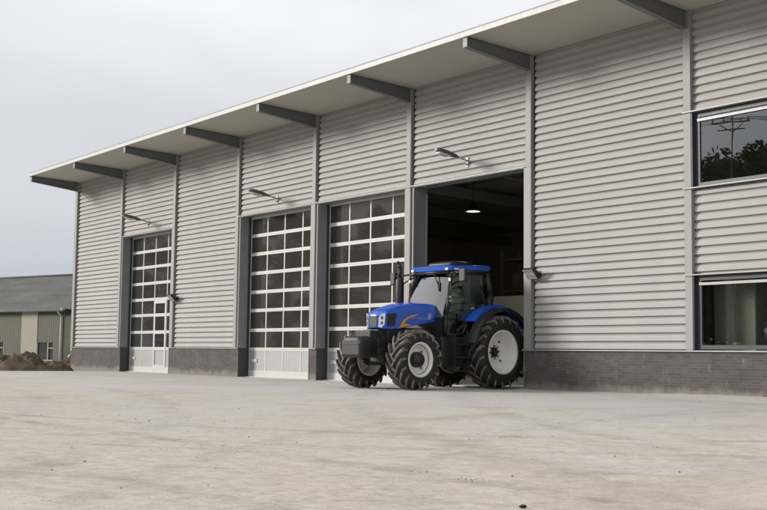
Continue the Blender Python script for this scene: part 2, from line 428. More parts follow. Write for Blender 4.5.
# sectional doors
RZ = [4.715, 4.085, 3.435, 2.795, 2.175, 1.51, .872]
def sect_door(i, wicket=False):
    x0 = i*B+.165; x1 = (i+1)*B-.268; Y0 = .425; w = (x1-x0)
    mb = MB()
    for z in RZ: mb.box(x0, x1, Y0, Y0+.04, z-.055, z-.002); mb.box(x0, x1, Y0, Y0+.04, z+.002, z+.055)
    mb.box(x0, x1, Y0-.004, Y0+.04, -.055, .165)
    mb.box(x0, x1, Y0, Y0+.04, ZL-.07, ZL)
    cols = [x0+w*k/4 for k in range(5)]
    zz = [.165] + [z for q in reversed(RZ) for z in (q-.055, q+.055)] + [ZL-.07]
    for k, x in enumerate(cols):
        h = .028 if 0 < k < 4 else .05
        for j in range(0, len(zz), 2):
            xa = max(x0, x-h); xb = min(x1, x+h)
            mb.box(xa, xb, Y0+.006, Y0+.036, zz[j], zz[j+1])
    d = mb.build('sectional_door', M['white'], W)
    if wicket: d['label'] = 'white sectional door with a narrow wicket door built in'
    g = MB()
    for j in range(2, len(zz), 2): g.box(x0+.03, x1-.03, Y0+.016, Y0+.024, zz[j]-.02, zz[j+1]+.02)
    g.build('glazing', M['door_glass'], d)
    k = MB()
    n = 60
    for q in range(n):
        xa = x0+.03+(w-.06)*q/n; xb = x0+.03+(w-.06)*(q+1)/n; dy = .0025 if q % 2 else 0
        k.box(xa, xb, Y0+.014+dy, Y0+.03, .16, .83)
    k.build('kick_panel', M['kick'], d)
    for xa in (x0+.22, x1-.50):
        MB().box(xa, xa+.34, Y0-.012, Y0+.010, .44, .55).build('grip_plate', M['white'], d, bevel=.004)
    MB().box(x0-.004, x0+.012, Y0-.09, Y0-.01, -.05, ZL-.01).build('guide_rail', M['frame'], d)
    if wicket:
        xa, xb = cols[2]+.01, cols[3]-.0; f = MB(); Yw = Y0-.014
        f.box(xa, xa+.12, Yw, Yw+.02, .10, 2.76); f.box(xb-.12, xb, Yw, Yw+.02, .10, 2.76)
        for za, zb in ((.10,.24),(.80,.93),(1.44,1.57),(2.11,2.23),(2.62,2.76)): f.box(xa+.12, xb-.12, Yw, Yw+.02, za, zb)
        wd = f.build('wicket_door', M['white'], d)
    return d
sect_door(1, True); sect_door(3); sect_door(4)
# the open door of bay five hangs below the hall roof on its tracks
x0 = 5*B+.165; x1 = 6*B-.268
for xx in (x0+.02, x1-.06):
    MB().box(xx, xx+.035, .40, .44, -.05, 5.2).build('guide_rail', M['galv'], W)

# windows of the office bays
def window(i, z0, z1):
    x0 = i*B + (.055 if i == 7 else -.005); x1 = (i+1)*B-.205; f = MB(); Y = .10
    f.box(x0, x0+.025, .0+.012, .30, z0, z1); f.box(x1-.025, x1, .012, .30, z0, z1)           # reveals
    f.box(x0+.025, x1-.025, Y, .16, z0, z0+.085); f.box(x0+.025, x1-.025, Y, .16, z1-.10, z1)
    f.box(x0+.025, x0+.15, Y, .16, z0+.085, z1-.10); f.box(x1-.15, x1-.025, Y, .16, z0+.085, z1-.10)
    xm = (x0+x1)/2+.25
    f.box(xm-.05, xm+.05, Y, .16, z0+.085, z1-.10)
    wo = f.build('window', M['frame'], W, bevel=.004)
    for a, b in ((x0+.15, xm-.05), (xm+.05, x1-.15)):
        MB().box(a-.01, b+.01, .128, .140, z0+.075, z1-.09).build('pane', M['win_glass'], wo)
    MB().box(x0+.10, x1-.10, .082, .0985, z1-.20, z1-.145).build('vent_strip', M['flash'] if z0 < 2 else M['jamb'], wo)
    for z, s in ((z0-.030, 1), (z1+.004, 1)):
        if z < .95: continue
        MB().prism([(-.035,z),(.14,z+.006),(.14,z+.030),(-.035,z+.022)], i*B-.21+(.06 if i == 7 else 0), x1+.0, 'x').build('window_flashing', M['flash'], wo)
for i in WINS:
    window(i, 4.335, 5.93); window(i, .935, 2.468)

# canopy: soffit, fascia, roof, tapered beams
YO = -2.10; ZO = 8.245
MB().prism([(YO,ZO),(.6,TOPZ-.022),(.6,TOPZ+.03),(YO,ZO+.05)], -.16, XR, 'x').build('soffit', M['soffit'], W)
MB().prism([(YO-.02,ZO-.012),(YO-.003,ZO-.012),(YO-.003,ZO+.125),(YO-.02,ZO+.125)], -.185, XR, 'x').build('fascia', M['fascia'], W)
MB().box(-.185,-.164, YO-.003, .6, ZO-.06, ZO+.115).build('fascia', M['beam'], W)
MB().prism([(YO,ZO+.052),(.6,TOPZ+.032),(22,7.2),(22,7.4),(YO-.03,ZO+.14)], -.164, XR, 'x').build('roof', M['roof'], W)
for k in range(0, NB*2):                    # narrow joint covers between soffit sheets
    if k % 2: continue
    x = k*B/2 + .12
    MB().prism([(YO+.02,ZO-.006),(.11,TOPZ-.006),(.11,TOPZ-.001),(YO+.02,ZO-.001)], x, x+.05, 'x').build('soffit_joint', M['soffit'], W)
for i in range(NB+1):
    xc = i*B-.09
    def zt(y): return ZO + (TOPZ-ZO)*(y-YO)/(0-YO) - .012
    ya, yb = YO+.03, -.004
    za, zb = zt(ya), zt(yb); da, db = .235, .375
    m_ = MB()
    m_.prism([(ya,za-.012),(yb,zb-.012),(yb,zb-db+.015),(ya,za-da+.015)], xc-.035, xc+.035, 'x')
    m_.prism([(ya,za),(yb,zb),(yb,zb-.015),(ya,za-.015)], xc-.075, xc+.075, 'x')
    m_.prism([(ya,za-da+.018),(yb,zb-db+.018),(yb,zb-db),(ya,za-da)], xc-.075, xc+.075, 'x')
    m_.prism([(ya-.012,za),(ya,za),(ya,za-da),(ya-.012,za-da)], xc-.075, xc+.075, 'x')
    m_.build('canopy_beam', M['beam'], W)
# shell of the hall
for xa, xb in ((-.19,-.0),(XR,XR+.2)):
    MB().prism([(.45 if xa < 1 else .02,-.3),(22,-.3),(22,7.19),(.61,8.14),(.45 if xa < 1 else .02,8.12)], xa, xb, 'x').build('end_wall', M['siding'], W)
MB().box(-.19,XR+.2,22,22.2,-.3,7.2).build('rear_wall', M['siding'], W)
MB().box(.0,7*B-.3,21.7,21.95,0,3.0).box(.0,7*B-.3,21.75,21.95,3.0,7.1).build('wall_lining', M['inner'], W)
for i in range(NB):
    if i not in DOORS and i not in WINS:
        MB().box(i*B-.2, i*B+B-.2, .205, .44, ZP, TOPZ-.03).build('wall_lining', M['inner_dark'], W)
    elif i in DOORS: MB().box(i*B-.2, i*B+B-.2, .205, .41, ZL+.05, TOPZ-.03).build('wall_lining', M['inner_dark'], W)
MB().box(-.1, 7*B-.3, .30, 21.7, -.30, -.04).build('hall_floor', M['plaster'], W)
MB().box(7*B-.28, 7*B-.10, .31, 21.7, 0, 7.3).build('partition_wall', M['inner'], W)
for i in range(1, 7):
    MB().prism([(.5,7.75),(21.7,6.9),(21.7,6.5),(.5,7.3)], i*B-.06, i*B+.06, 'x').build('roof_girder', M['beam'], W)
for k in range(7):
    y = 2+k*2.9; z = 7.86-.04*y; MB().box(.1, 7*B-.3, y-.04, y+.04, z-.02, z+.12).build('roof_purlin', M['beam'], W)
# office rooms
MB().box(7*B-.1, XR, .31, 6, 3.35, 3.6).box(7*B-.1, XR, .31, 6, -.3, .1).box(7*B-.1, XR, .31, 6, 6.75, 6.95).build('office_floor', M['plaster'], W)
MB().box(7*B-.1, XR, 6, 6.2, .1, 6.75).build('office_wall', M['plaster'], W)
# drain stubs at the far corner
MB().bar((-.30,.10,.62),(-.30,.10,.90),.045).bar((-.30,.10,.62),(-.30,-.03,.50),.045).bar((-.30,-.03,.50),(-.30,-.03,.44),.055).build('drain_outlet', M['galv'], W)

# ------------------------------------------------------------------ things in and on the hall
def wall_lamp():
    r = thing('wall_lamp', 'wall lamp', 'wall lamp')
    MB().box(-.045,.045,-.012,.012,-.17,.10).build('wall_bracket', M['jamb'], r, bevel=.004)
    MB().path([(0,-.012,.0),(0,-.12,.03),(0,-.40,.075)], .026, 10).bar((0,-.012,-.12),(0,-.10,.02),.016).build('arm', M['galv'], r)
    rings = []
    N = 14
    for y, hw, zc, up, dn in ((-.32,.045,.065,.035,.03),(-.40,.075,.075,.05,.04),(-.55,.105,.10,.075,.05),(-.80,.125,.135,.085,.055),(-.98,.11,.165,.065,.05),(-1.08,.06,.175,.03,.03)):
        rings.append([(hw*math.cos(2*PI*k/N), y, zc + (up if math.sin(2*PI*k/N) > 0 else dn)*math.sin(2*PI*k/N)) for k in range(N)])
    MB().loft(rings, smooth=True).build('lamp_housing', M['lamp_grey'], r)
    rings = []
    for y, hw, zc, dn in ((-.62,.085,.075,.02),(-.72,.10,.075,.055),(-.88,.10,.098,.06),(-1.0,.075,.125,.03)):
        rings.append([(hw*math.cos(2*PI*k/N), y, zc + (.02 if math.sin(2*PI*k/N) > 0 else dn)*math.sin(2*PI*k/N)) for k in range(N)])
    MB().loft(rings, smooth=True).build('lamp_bowl', M['bowl'], r)
    return r
M['lamp_grey'] = worn('lamp_grey', (.09,.10,.112), .4, .2, .1, 5)
M['bowl'] = mat('lamp_bowl', (.50,.48,.42), .15)
lab = {1:'grey wall lamp on a short arm above the door with the wicket', 3:'grey wall lamp on a short arm above the closed door left of the narrow pier', 5:'grey wall lamp on a short arm above the open doorway with the tractor'}
pl = None
for i, x, z in ((1,7.05,5.80),(3,16.56,5.77),(5,25.92,5.82)):
    o = wall_lamp() if pl is None else copy_tree(pl)
    pl = pl or o
    o.location = (x,.068,z); tag(o, lab[i], 'wall lamp', 'lamps on arms along the front wall')

def flood_light():
    r = thing('flood_light', 'flood', 'flood light')
    # face tilted down and out: top edge stands off the wall
    a = Vector((-.19,-.33,.10)); MBh = MB()
    prof = [(-.335,.105),(-.13,-.125),(-.075,-.075),(-.10,.03),(-.255,.150)]
    MBh.prism(prof, -.19, .17, 'x').build('lamp_body', M['black'], r, bevel=.008)
    d = Vector((0,-.335+.13,.105+.125)); n = Vector((0,-.747,-.665))
    q = [Vector((x,-.13,-.125))+d*t+n*.004 for x, t in ((-.17,.06),(.15,.06),(.15,.94),(-.17,.94))]
    MB().add(q + [v+n*.008 for v in q], [(3,2,1,0),(4,5,6,7),(0,1,5,4),(1,2,6,5),(2,3,7,6),(3,0,4,7)]).build('lamp_face', M['louvre'], r)
    MB().box(-.10,.10,-.10,-.005,-.03,.03).box(-.12,.12,-.012,.0,-.08,.08).build('bracket', M['black'], r)
    return r
f1 = flood_light(); f1.location = (28.50,.064,2.72)
tag(f1, 'small square floodlight on the trim just right of the open doorway', 'flood light', 'small floodlights beside the doors')
f2 = copy_tree(f1); f2.location = (2*B+.17,.064,2.74); f2['label'] = 'small square floodlight on the trim just right of the wicket door'

pn = thing('pendant_lamp', 'lit dome pendant lamp hanging inside the dark open hall', 'pendant lamp', (19.47,6,5.58))
MB().lathe([(.05,.34),(.10,.30),(.13,.20),(.20,.10),(.245,.02),(.25,.0),(.235,.0),(.19,.09),(.05,.18)], 28, 'z').build('lamp_shade', M['black'], pn)
MB().lathe([(.002,.022),(.225,.022),(.225,.016),(.002,.016)], 28, 'z').build('diffuser', M['lit'], pn)
ll = bpy.data.lights.new('pendant_glow','POINT'); ll.energy = 95; ll.color = (1,.92,.78); ll.shadow_soft_size = .15
lo_ = bpy.data.objects.new('pendant_glow', ll); C.objects.link(lo_); lo_.parent = pn; lo_.location = (0,0,-.18)
MB().bar((0,0,.33),(0,0,2.0),.008).build('cord', M['black'], pn)

# pale waist high screen, shelving rack and cabinets at the back
sc = thing('screen_wall', 'pale low screen standing at the back of the hall behind the tractor', 'screen', (16.6,11,0))
MB().box(-3.2,3.0,-.04,.04,.15,3.05).build('panel', M['plaster'], sc)
MB().box(-3.25,-3.2,-.06,.06,-.04,3.1).box(3.0,3.05,-.06,.06,-.04,3.1).build('post', M['steel'], sc)
rk = thing('storage_rack', 'dark steel storage rack with boxes at the back of the open hall', 'rack', (15.2,13.5,-.04))
mb = MB()
for x in (-1.8,0,1.8):
    for y in (-.5,.5): mb.box(x-.05,x+.05,y-.05,y+.05,0,5.2)
mb.build('rack_post', M['steel'], rk)
for z in (.3,1.9,3.4,4.7): MB().box(-1.75,1.75,-.45,.45,z,z+.10).build('shelf', M['wood'], rk)
for k in range(3):
    tg = MB().box(-.4,.4,-.4,.4,0,.7).build('storage_box', M['wood'], None, bevel=.02); tg.location = (14.3+k*1.0,13.5,3.46)
    tag(tg, 'dull box on the shelf of the dark rack inside the open hall', 'box', 'boxes on the rack in the hall')
cb = thing('office_cupboard', 'pale tall cupboard standing right behind the lower office window', 'cupboard', (33.95,.75,.1))
MB().box(-.85,.20,0,.5,0,2.35).build('carcass', M['plaster'], cb, bevel=.01)
MB().box(-.83,-.335,-.02,-.002,.05,2.32).build('door', M['plaster'], cb); MB().box(-.325,.18,-.02,-.002,.05,2.32).build('door', M['plaster'], cb)
rg = MB()
rings = []
for k in range(6):
    t = k/5
    rings.append([(-.11+.22*t, .05*math.cos(a)*math.sin(PI*(.1+.8*t))*(1+.3*math.sin(5*t)), .03*math.sin(a)*math.sin(PI*(.1+.8*t))*(1.2+.5*math.sin(7*t))+.032) for a in [2*PI*q/8 for q in range(8)]])
rg.loft(rings, smooth=True)
ra = rg.build('crumpled_cloth', M['white'], None); ra.location = (34.05,.235,1.02)
tag(ra, 'small pale crumpled cloth on the sill inside the lower window', 'cloth')
MB().box(7*B+.08, 8*B-.2, .165,.30,.98,1.02).build('inner_sill', M['plaster'], W)

# ------------------------------------------------------------------ tractor
TX, TY, TH, TZ = 26.709, -3.072, .083, -.055
T = thing('tractor', 'blue farm tractor with cream wheels and front weight standing half out of the open doorway', 'tractor', (TX,TY,TZ), TH-PI/2)
def wheel(name, x, side, Rt, w, rr, rear):
    o = bpy.data.objects.new('tmp', None)
    s = Rt; h = w/2
    # rim
    m_ = MB()
    if rear: prof = [(rr+.045,h-.06),(rr+.045,h-.035),(rr+.015,h-.03),(rr-.015,h-.07),(rr-.03,h-.15),(rr-.075,h-.20),(rr-.09,h-.33),(rr-.16,h-.375),(.20,h-.395),(.16,h-.35),(.02,h-.35)]
    else: prof = [(rr+.04,h-.055),(rr+.04,h-.035),(rr+.015,h-.03),(rr-.01,h-.06),(rr-.02,h-.12),(rr-.055,h-.15),(rr-.07,h-.20),(rr-.11,h-.225),(.19,h-.21),(.02,h-.21)]
    m_.lathe(prof, 48)
    m_.lathe([(rr+.04,-h+.055),(rr+.04,-h+.035),(rr+.015,-h+.03),(rr-.02,-h+.10),(rr-.05,-h+.2),(rr-.06,h-.22),(rr-.02,h-.12)], 48)
    if side < 0: m_.flip_y()
    wo = m_.build('wheel', M['rim'], T)
    # tyre carcass
    q = MB(); b = Rt-.048
    half = [(rr+.012,h-.075),(rr+.03,h-.045),(rr+.08,h-.012),((rr+b)/2+.02,h+.004),(b-.075,h-.012),(b-.03,h-.05),(b-.008,h*.55),(b,h*.2)]
    q.lathe([(r_,-y_) for r_,y_ in half] + [(r_,y_) for r_,y_ in half[::-1]], 56)
    q.build('tyre', M['tyre'], wo)
    # chevron lugs
    g = MB(); n = 19 if rear else 17
    for k in range(n):
        for sd in (-1,1):
            a0 = 2*PI*(k + (.5 if sd > 0 else 0))/n
            secs = []
            for t, yy, rb, rt, wd in ((0,-.035,b-.01,Rt-.004,.052),(.3,h*.30,b-.012,Rt,.050),(.62,h*.62,b-.016,Rt-.004,.052),(.90,h*.90,b-.035,Rt-.022,.058),(1.0,h*1.0,b-.055,Rt-.040,.060),(1.05,h*1.015,b-.13,b-.12,.05)):
                ang = a0 - (.62 if not rear else .50)*t**.85
                c_ = []
                for rad, ww in ((rb,wd*1.25),(rt,wd)):
                    for e in (-1,1):
                        aa = ang + e*ww/2/Rt
                        c_.append((rad*math.sin(aa), sd*yy if t > 0 else sd*yy, rad*math.cos(aa)))
                secs.append([c_[0],c_[1],c_[3],c_[2]])
            g.loft(secs)
    g.build('tread', M['tread'], wo)
    # hub and bolts
    u = MB()
    if rear:
        u.lathe([(.075,h-.36),(.07,h-.27),(.055,h-.25),(.002,h-.25)], 20)
        u.lathe([(.13,h-.36),(.13,h-.335),(.02,h-.335)], 24)
        for k in range(8):
            a = 2*PI*k/8; u.lathe([(.018,h-.345),(.018,h-.315),(.001,h-.315)], 6, c=(.155*math.sin(a),0,.155*math.cos(a)))
        for k in range(4):
            a = PI/4+2*PI*k/4; u.lathe([(.030,h-.38),(.030,h-.364),(.001,h-.364)], 10, c=(.33*math.sin(a),0,.33*math.cos(a)))
    else:
        u.lathe([(.185,h-.22),(.175,h-.10),(.15,h-.06),(.10,h-.045),(.09,h-.02),(.002,h-.02)], 28)
        for k in range(10):
            a = 2*PI*k/10; u.lathe([(.014,h-.06),(.014,h-.045),(.001,h-.045)], 6, c=(.13*math.sin(a),0,.13*math.cos(a)))
        for k in range(4):
            a = PI/4-.15+2*PI*k/4; u.lathe([(.024,h-.215),(.024,h-.200),(.001,h-.200)], 10, c=(.262*math.sin(a),0,.262*math.cos(a)))
    if side < 0: u.flip_y()
    u.build('hub', M['black'], wo)
    wo.location = (x, side*.885 if not rear else side*.90, Rt-.005)
    return wo
for sd in (1,-1):
    wf = wheel('wheel', 0, sd, .70, .53, .365, False); wf.rotation_euler = (0,R(8 if sd > 0 else 3),R(1.5))
    wr = wheel('wheel', -2.74, sd, .90, .62, .50, True); wr.rotation_euler = (0,R(5),0)

# hood
def hw(x):
    pts = [(-1.16,.385),(-.3,.37),(0,.36),(.30,.345),(.385,.325),(.47,.15)]
    for (a,p),(b,q) in zip(pts, pts[1:]):
        if x <= b: return p+(q-p)*(x-a)/(b-a)
    return .15
rings = []
for x, zb, zt_, ro in ((-1.16,1.60,2.06,.12),(-.9,1.57,2.065,.12),(-.55,1.51,2.05,.12),(-.25,1.45,2.02,.13),(0,1.41,1.97,.14),(.20,1.40,1.905,.14),(.32,1.40,1.85,.12),(.385,1.40,1.808,.09),(.44,1.41,1.77,.06),(.475,1.43,1.725,.03)):
    w_ = hw(x); w_ = w_ if x < .46 else .13
    ring = [(x,-w_,zb),(x,w_,zb),(x,w_,zt_-ro*1.25)]
    for k in range(1,6):
        a = PI/2*k/5; ring.append((x, w_-ro+ro*math.cos(a)*1.0, zt_-ro*1.25+ro*math.sin(a)*1.05))
    ring.append((x,0,zt_+.012))
    for k in range(5,0,-1):
        a = PI/2*k/5; ring.append((x, -w_+ro-ro*math.cos(a), zt_-ro*1.25+ro*math.sin(a)*1.05))
    ring.append((x,-w_,zt_-ro*1.25)); rings.append(ring)
hd = MB().loft(rings, smooth=True).build('hood', M['blue'], T)
hd.data.set_sharp_from_angle(angle=R(38))
def slab(pts, n, th=.008):
    """thin plate from an outline of 3d points, thickened along n"""
    n = Vector(n); k = len(pts); vs = [Vector(p) for p in pts] + [Vector(p)+n*th for p in pts]
    return MB().add(vs, [list(range(k))[::-1], list(range(k,2*k))]+[(i,(i+1)%k,k+(i+1)%k,k+i) for i in range(k)])
slab([(.478,-.125,1.455),(.478,.125,1.455),(.478,.13,1.70),(.478,-.13,1.70)], (1,0,0), .006).build('grille', M['black'], hd)
for sd in (1,-1):
    nx, ny = .889, .457*sd
    d0 = Vector((.475,.145*sd,0)); d1 = Vector((.385,.325*sd,0)); off = Vector((nx,ny,0))*.006
    P_ = lambda t, z: tuple(d0.lerp(d1,t)+off+Vector((0,0,z)))
    slab([P_(.15,1.44),P_(.55,1.425),P_(.90,1.50),P_(1.0,1.70),P_(.98,1.765),P_(.45,1.745),P_(.18,1.66)], (nx,ny,0), .012).build('headlight', M['chrome'], hd)
    for t_, z_, r_ in ((.60,1.655,.040),(.58,1.535,.036)):
        q_ = Vector(P_(t_, z_)); du = (d1-d0).normalized()
        slab([tuple(q_+du*(r_*.8*math.cos(2*PI*k/14))+Vector((0,0,r_*1.15*math.sin(2*PI*k/14)))+Vector((nx,ny,0))*.012) for k in range(14)], (nx,ny,0), .006).build('headlight_lens', M['lens_dark'], hd)
    vx = lambda x, z: (x, sd*(hw(x)+.004), z)
    slab([vx(.345,1.455),vx(.13,1.47),vx(.065,1.775),vx(.27,1.755),vx(.345,1.73)], (0,sd,0), .006).build('side_vent', M['black'], hd)
    sw = [vx(.0,1.425),vx(-.14,1.62),vx(-.34,1.72),vx(-.62,1.775),vx(-.62,1.757),vx(-.36,1.685),vx(-.21,1.60),vx(-.17,1.535),vx(-.32,1.52),vx(-.40,1.50)]
    slab(sw, (0,sd,0), .004).build('stripe_decal', M['yellow'], hd)
    em = [vx(-.98+.055*math.cos(a)*1.0, 1.725+.085*math.sin(a)) for a in [2*PI*k/16 for k in range(16)]]
    slab(em, (0,sd,0), .004).build('emblem', M['silver_decal'], hd)
    fc = bpy.data.curves.new('lettering', 'FONT'); fc.body = 'NEW HOLLAND'; fc.size = .085; fc.extrude = .002; fc.align_x = 'CENTER'
    fo = bpy.data.objects.new('tmp_text', fc); C.objects.link(fo); bpy.context.view_layer.update()
    me = bpy.data.meshes.new_from_object(fo.evaluated_get(bpy.context.evaluated_depsgraph_get())); bpy.data.objects.remove(fo)
    lo = bpy.data.objects.new('lettering', me); C.objects.link(lo); me.materials.clear(); me.materials.append(M['silver_decal']); lo.parent = hd
    lo.location = (-.66, sd*(hw(-.5)+.006), 1.645); lo.rotation_euler = (PI/2, 0, PI if sd > 0 else 0); lo.scale = (.95,1,1)
# engine, front support, axle
mb = MB(); mb.box(-1.2,.36,-.24,.24,.62,1.44).box(-.9,.30,-.30,.30,1.05,1.42).box(.30,.52,-.22,.22,.80,1.39)
mb.box(-3.0,-1.1,-.30,.30,.55,1.15).build('engine_block', M['dark_iron'], T, bevel=.03)
mb = MB().box(-.85,-.25,.24,.33,1.0,1.2).bar((-.6,.30,.8),(-.1,.30,.95),.04).bar((-.9,.32,1.25),(-.2,.31,1.35),.03).box(-.25,.1,.24,.29,.85,1.3)
mb.build('engine_side', M['weight'], T, bevel=.012)
mb = MB().box(-.14,.14,-.66,.66,.58,.78).bar((0,-.74,.69),(0,.74,.69),.15).bar((-.18,.25,.66),(-.18,.72,.66),.03).bar((-.18,-.25,.66),(-.18,-.72,.66),.03)
mb.bar((.12,-.6,.60),(.12,.6,.60),.025).build('front_axle', M['dark_iron'], T, bevel=.02)
# rear axle housing and hitch
MB().bar((-2.74,-.72,.895),(-2.74,.72,.895),.16).box(-3.2,-2.4,-.35,.35,.6,1.35).build('rear_axle', M['dark_iron'], T, bevel=.03)
# front weight
rings = []
for x, ww, z0, z1 in ((1.17,.29,.80,1.12),(1.14,.335,.74,1.19),(1.05,.35,.72,1.215),(.86,.35,.72,1.22),(.62,.31,.76,1.18)):
    rings.append([(x,-ww,z0),(x,ww,z0),(x,ww,z1-.10),(x,ww-.09,z1),(x,-ww+.09,z1),(x,-ww,z1-.10)])
fw_ = MB().loft(rings[::-1]).build('front_weight', M['weight'], T, bevel=.02)
MB().box(1.165,1.185,-.28,.28,1.02,1.045).lathe([(.06,0),(.06,.02),(.001,.02)],16,'z',c=(0,0,0)).build('weight_rib', M['dark_iron'], fw_)
fw_.children[0].data.transform(Matrix.Translation((0,0,0)))
MB().box(.36,.80,-.27,.27,.85,1.36).box(.45,.66,-.42,.42,.82,.95).box(.30,.60,.22,.30,.9,1.2).build('weight_carrier', M['dark_iron'], T, bevel=.025)
MB().bar((.78,-.15,1.24),(.62,-.15,1.34),.02).bar((.78,.15,1.24),(.62,.15,1.34),.02).bar((.78,-.15,1.24),(.78,.15,1.24),.02).build('hitch_linkage', M['dark_iron'], T)
# tank and steps
MB().box(-1.86,-1.00,.42,.80,.52,1.24).build('fuel_tank', M['black'], T, bevel=.06, seg=3)
MB().box(-1.86,-1.0,-.80,-.42,.55,1.2).build('battery_box', M['black'], T, bevel=.05)
st = MB()
for z in (.42,.74,1.05): st.box(-1.72,-1.28,.80,.98,z,z+.035)
st.box(-1.745,-1.72,.80,.98,.40,1.30).box(-1.28,-1.255,.80,.98,.40,1.30)
st.build('steps', M['dark_iron'], T)
# cab floor, pillars
cf = MB()
cf.box(-2.75,-1.22,-.66,.66,1.16,1.28).box(-1.30,-1.16,-.62,.62,1.2,1.70)
for sd in (1,-1):
    cf.path([(-1.20,.70*sd,1.30),(-1.23,.70*sd,1.75),(-1.37,.66*sd,2.4),(-1.48,.60*sd,2.84)], [.045,.04,.038,.04], 8)
    cf.path([(-2.66,.73*sd,1.85),(-2.74,.73*sd,2.3),(-2.68,.67*sd,2.84)], [.085,.085,.08], 8)
    cf.path([(-1.75,.72*sd,1.30),(-2.0,.73*sd,1.70),(-2.35,.745*sd,2.0),(-2.66,.745*sd,2.10)], [.035,.035,.035,.035], 8)
    cf.path([(-1.22,.70*sd,1.30),(-1.75,.72*sd,1.30)], .035, 8)
    cf.path([(-1.44,.60*sd,2.82),(-2.70,.68*sd,2.82)], .045, 8)
    cf.box(-2.80,-2.3,.62*sd-.03,.62*sd+.03,1.2,2.02)
cf.path([(-1.44,-.6,2.82),(-1.44,.6,2.82)], .045, 8); cf.path([(-2.70,-.68,2.82),(-2.70,.68,2.82)], .05, 8)
cf.box(-2.82,-2.74,-.70,.70,1.9,2.12)
cab = cf.build('cab_frame', M['black'], T)
wsc = [(-1.26,y,1.70) for y in (-.66,.66)] + [(-1.435,y,2.80) for y in (.58,-.58)]
wm = MB(); nu, nv = 16, 12
def wsp(i, j, o):
    u = -1+2*i/nu; v = j/nv; return (-1.15-.42*v-.030*u*u+.02*math.sin(PI*v)*.6+.05+o, u*(.665-.09*v), 1.70+1.10*v)
for o_ in (0, -.006):
    q4 = [(j*(nu+1)+i,j*(nu+1)+i+1,(j+1)*(nu+1)+i+1,(j+1)*(nu+1)+i) for j in range(nv) for i in range(nu)]
    wm.add([wsp(i,j,o_) for j in range(nv+1) for i in range(nu+1)], q4 if o_ == 0 else [f[::-1] for f in q4], True)
wm.build('windscreen', M['screen_glass'], cab, fix=False)
for sd in (1,-1):
    slab([(-1.26,.705*sd,1.32),(-1.75,.715*sd,1.32),(-2.0,.72*sd,1.72),(-2.35,.73*sd,2.02),(-2.62,.73*sd,2.12),(-2.72,.72*sd,2.4),(-2.66,.665*sd,2.80),(-1.46,.605*sd,2.80),(-1.37,.665*sd,2.35)], (0,sd,0), .006).build('door_glass', M['cab_glass'], cab)
    MB().bar((-1.62,.745*sd,1.62),(-1.62,.745*sd,1.80),.014).bar((-1.62,.715*sd,1.62),(-1.62,.745*sd,1.62),.012).bar((-1.62,.70*sd,1.80),(-1.62,.745*sd,1.80),.012).build('door_handle', M['weight'], cab)
slab([(-2.80,-.64,2.12),(-2.80,.64,2.12),(-2.74,.62,2.80),(-2.74,-.62,2.80)], (-1,0,.1), .006).build('rear_glass', M['cab_glass'], cab)
# wiper, side position lamps on the near pillar
MB().bar((-1.405,.10,2.78),(-1.33,.36,2.38),.014).bar((-1.38,.25,2.6),(-1.33,.36,2.36),.020).build('wiper', M['black'], cab)
for sd in (1,-1):
    for z, hgt in ((2.62,.075),(2.20,.06),(2.11,.06)):
        MB().box(-1.375,-1.325,.70*sd-.03,.70*sd+.03,z-hgt/2,z+hgt/2).build('position_lamp', M['white_lamp'], cab, bevel=.008)
    MB().path([(-1.34,.69*sd,1.9),(-1.34,.72*sd,2.0),(-1.36,.72*sd,2.70),(-1.40,.66*sd,2.78)], .016, 8).build('grab_rail', M['black'], cab)
# roof
rings = []
for z, xf, xr, w_, rf in ((2.835,-1.40,-2.78,.66,.10),(2.85,-1.36,-2.83,.715,.14),(2.93,-1.345,-2.84,.725,.15),(2.965,-1.39,-2.80,.69,.16),(2.985,-1.52,-2.70,.56,.16),(2.99,-1.7,-2.5,.36,.12)):
    ring = []
    for cx, cy, a0 in ((xf-rf,w_-rf,0),(xr+rf,w_-rf,90),(xr+rf,-w_+rf,180),(xf-rf,-w_+rf,270)):
        for k in range(6):
            a = R(a0+90*k/5); ring.append((cx+rf*math.cos(a), cy+rf*math.sin(a), z + (.075*(xf-cx)/1.4)))
    rings.append(ring)
rf_ = MB().loft(rings, smooth=True).build('cab_roof', M['blue'], T); rf_.data.set_sharp_from_angle(angle=R(50))
rings = []
for z, g_ in ((3.0,0),(3.085,.05),(3.12,.20)):
    ring = []
    for cx, cy, a0 in ((-1.75-g_,.36-g_*.6,0),(-2.45+g_,.36-g_*.6,90),(-2.45+g_,-.36+g_*.6,180),(-1.75-g_,-.36+g_*.6,270)):
        for k in range(5):
            a = R(a0+90*k/4); ring.append((cx+.1*math.cos(a), cy+.1*math.sin(a), z))
    rings.append(ring)
MB().loft(rings, smooth=True).build('roof_hatch', M['weight'], rf_)
for sd in (1,-1):
    MB().box(-1.345,-1.325,.60*sd-.05,.60*sd+.05,2.855,2.91).build('work_light', M['white_lamp'], rf_, bevel=.01)
MB().box(-1.62,-1.48,.715,.735,2.865,2.91).build('marker_lamp', M['white_lamp'], rf_, bevel=.006)
MB().box(-1.62,-1.48,-.735,-.715,2.865,2.91).build('marker_lamp', M['white_lamp'], rf_, bevel=.006)
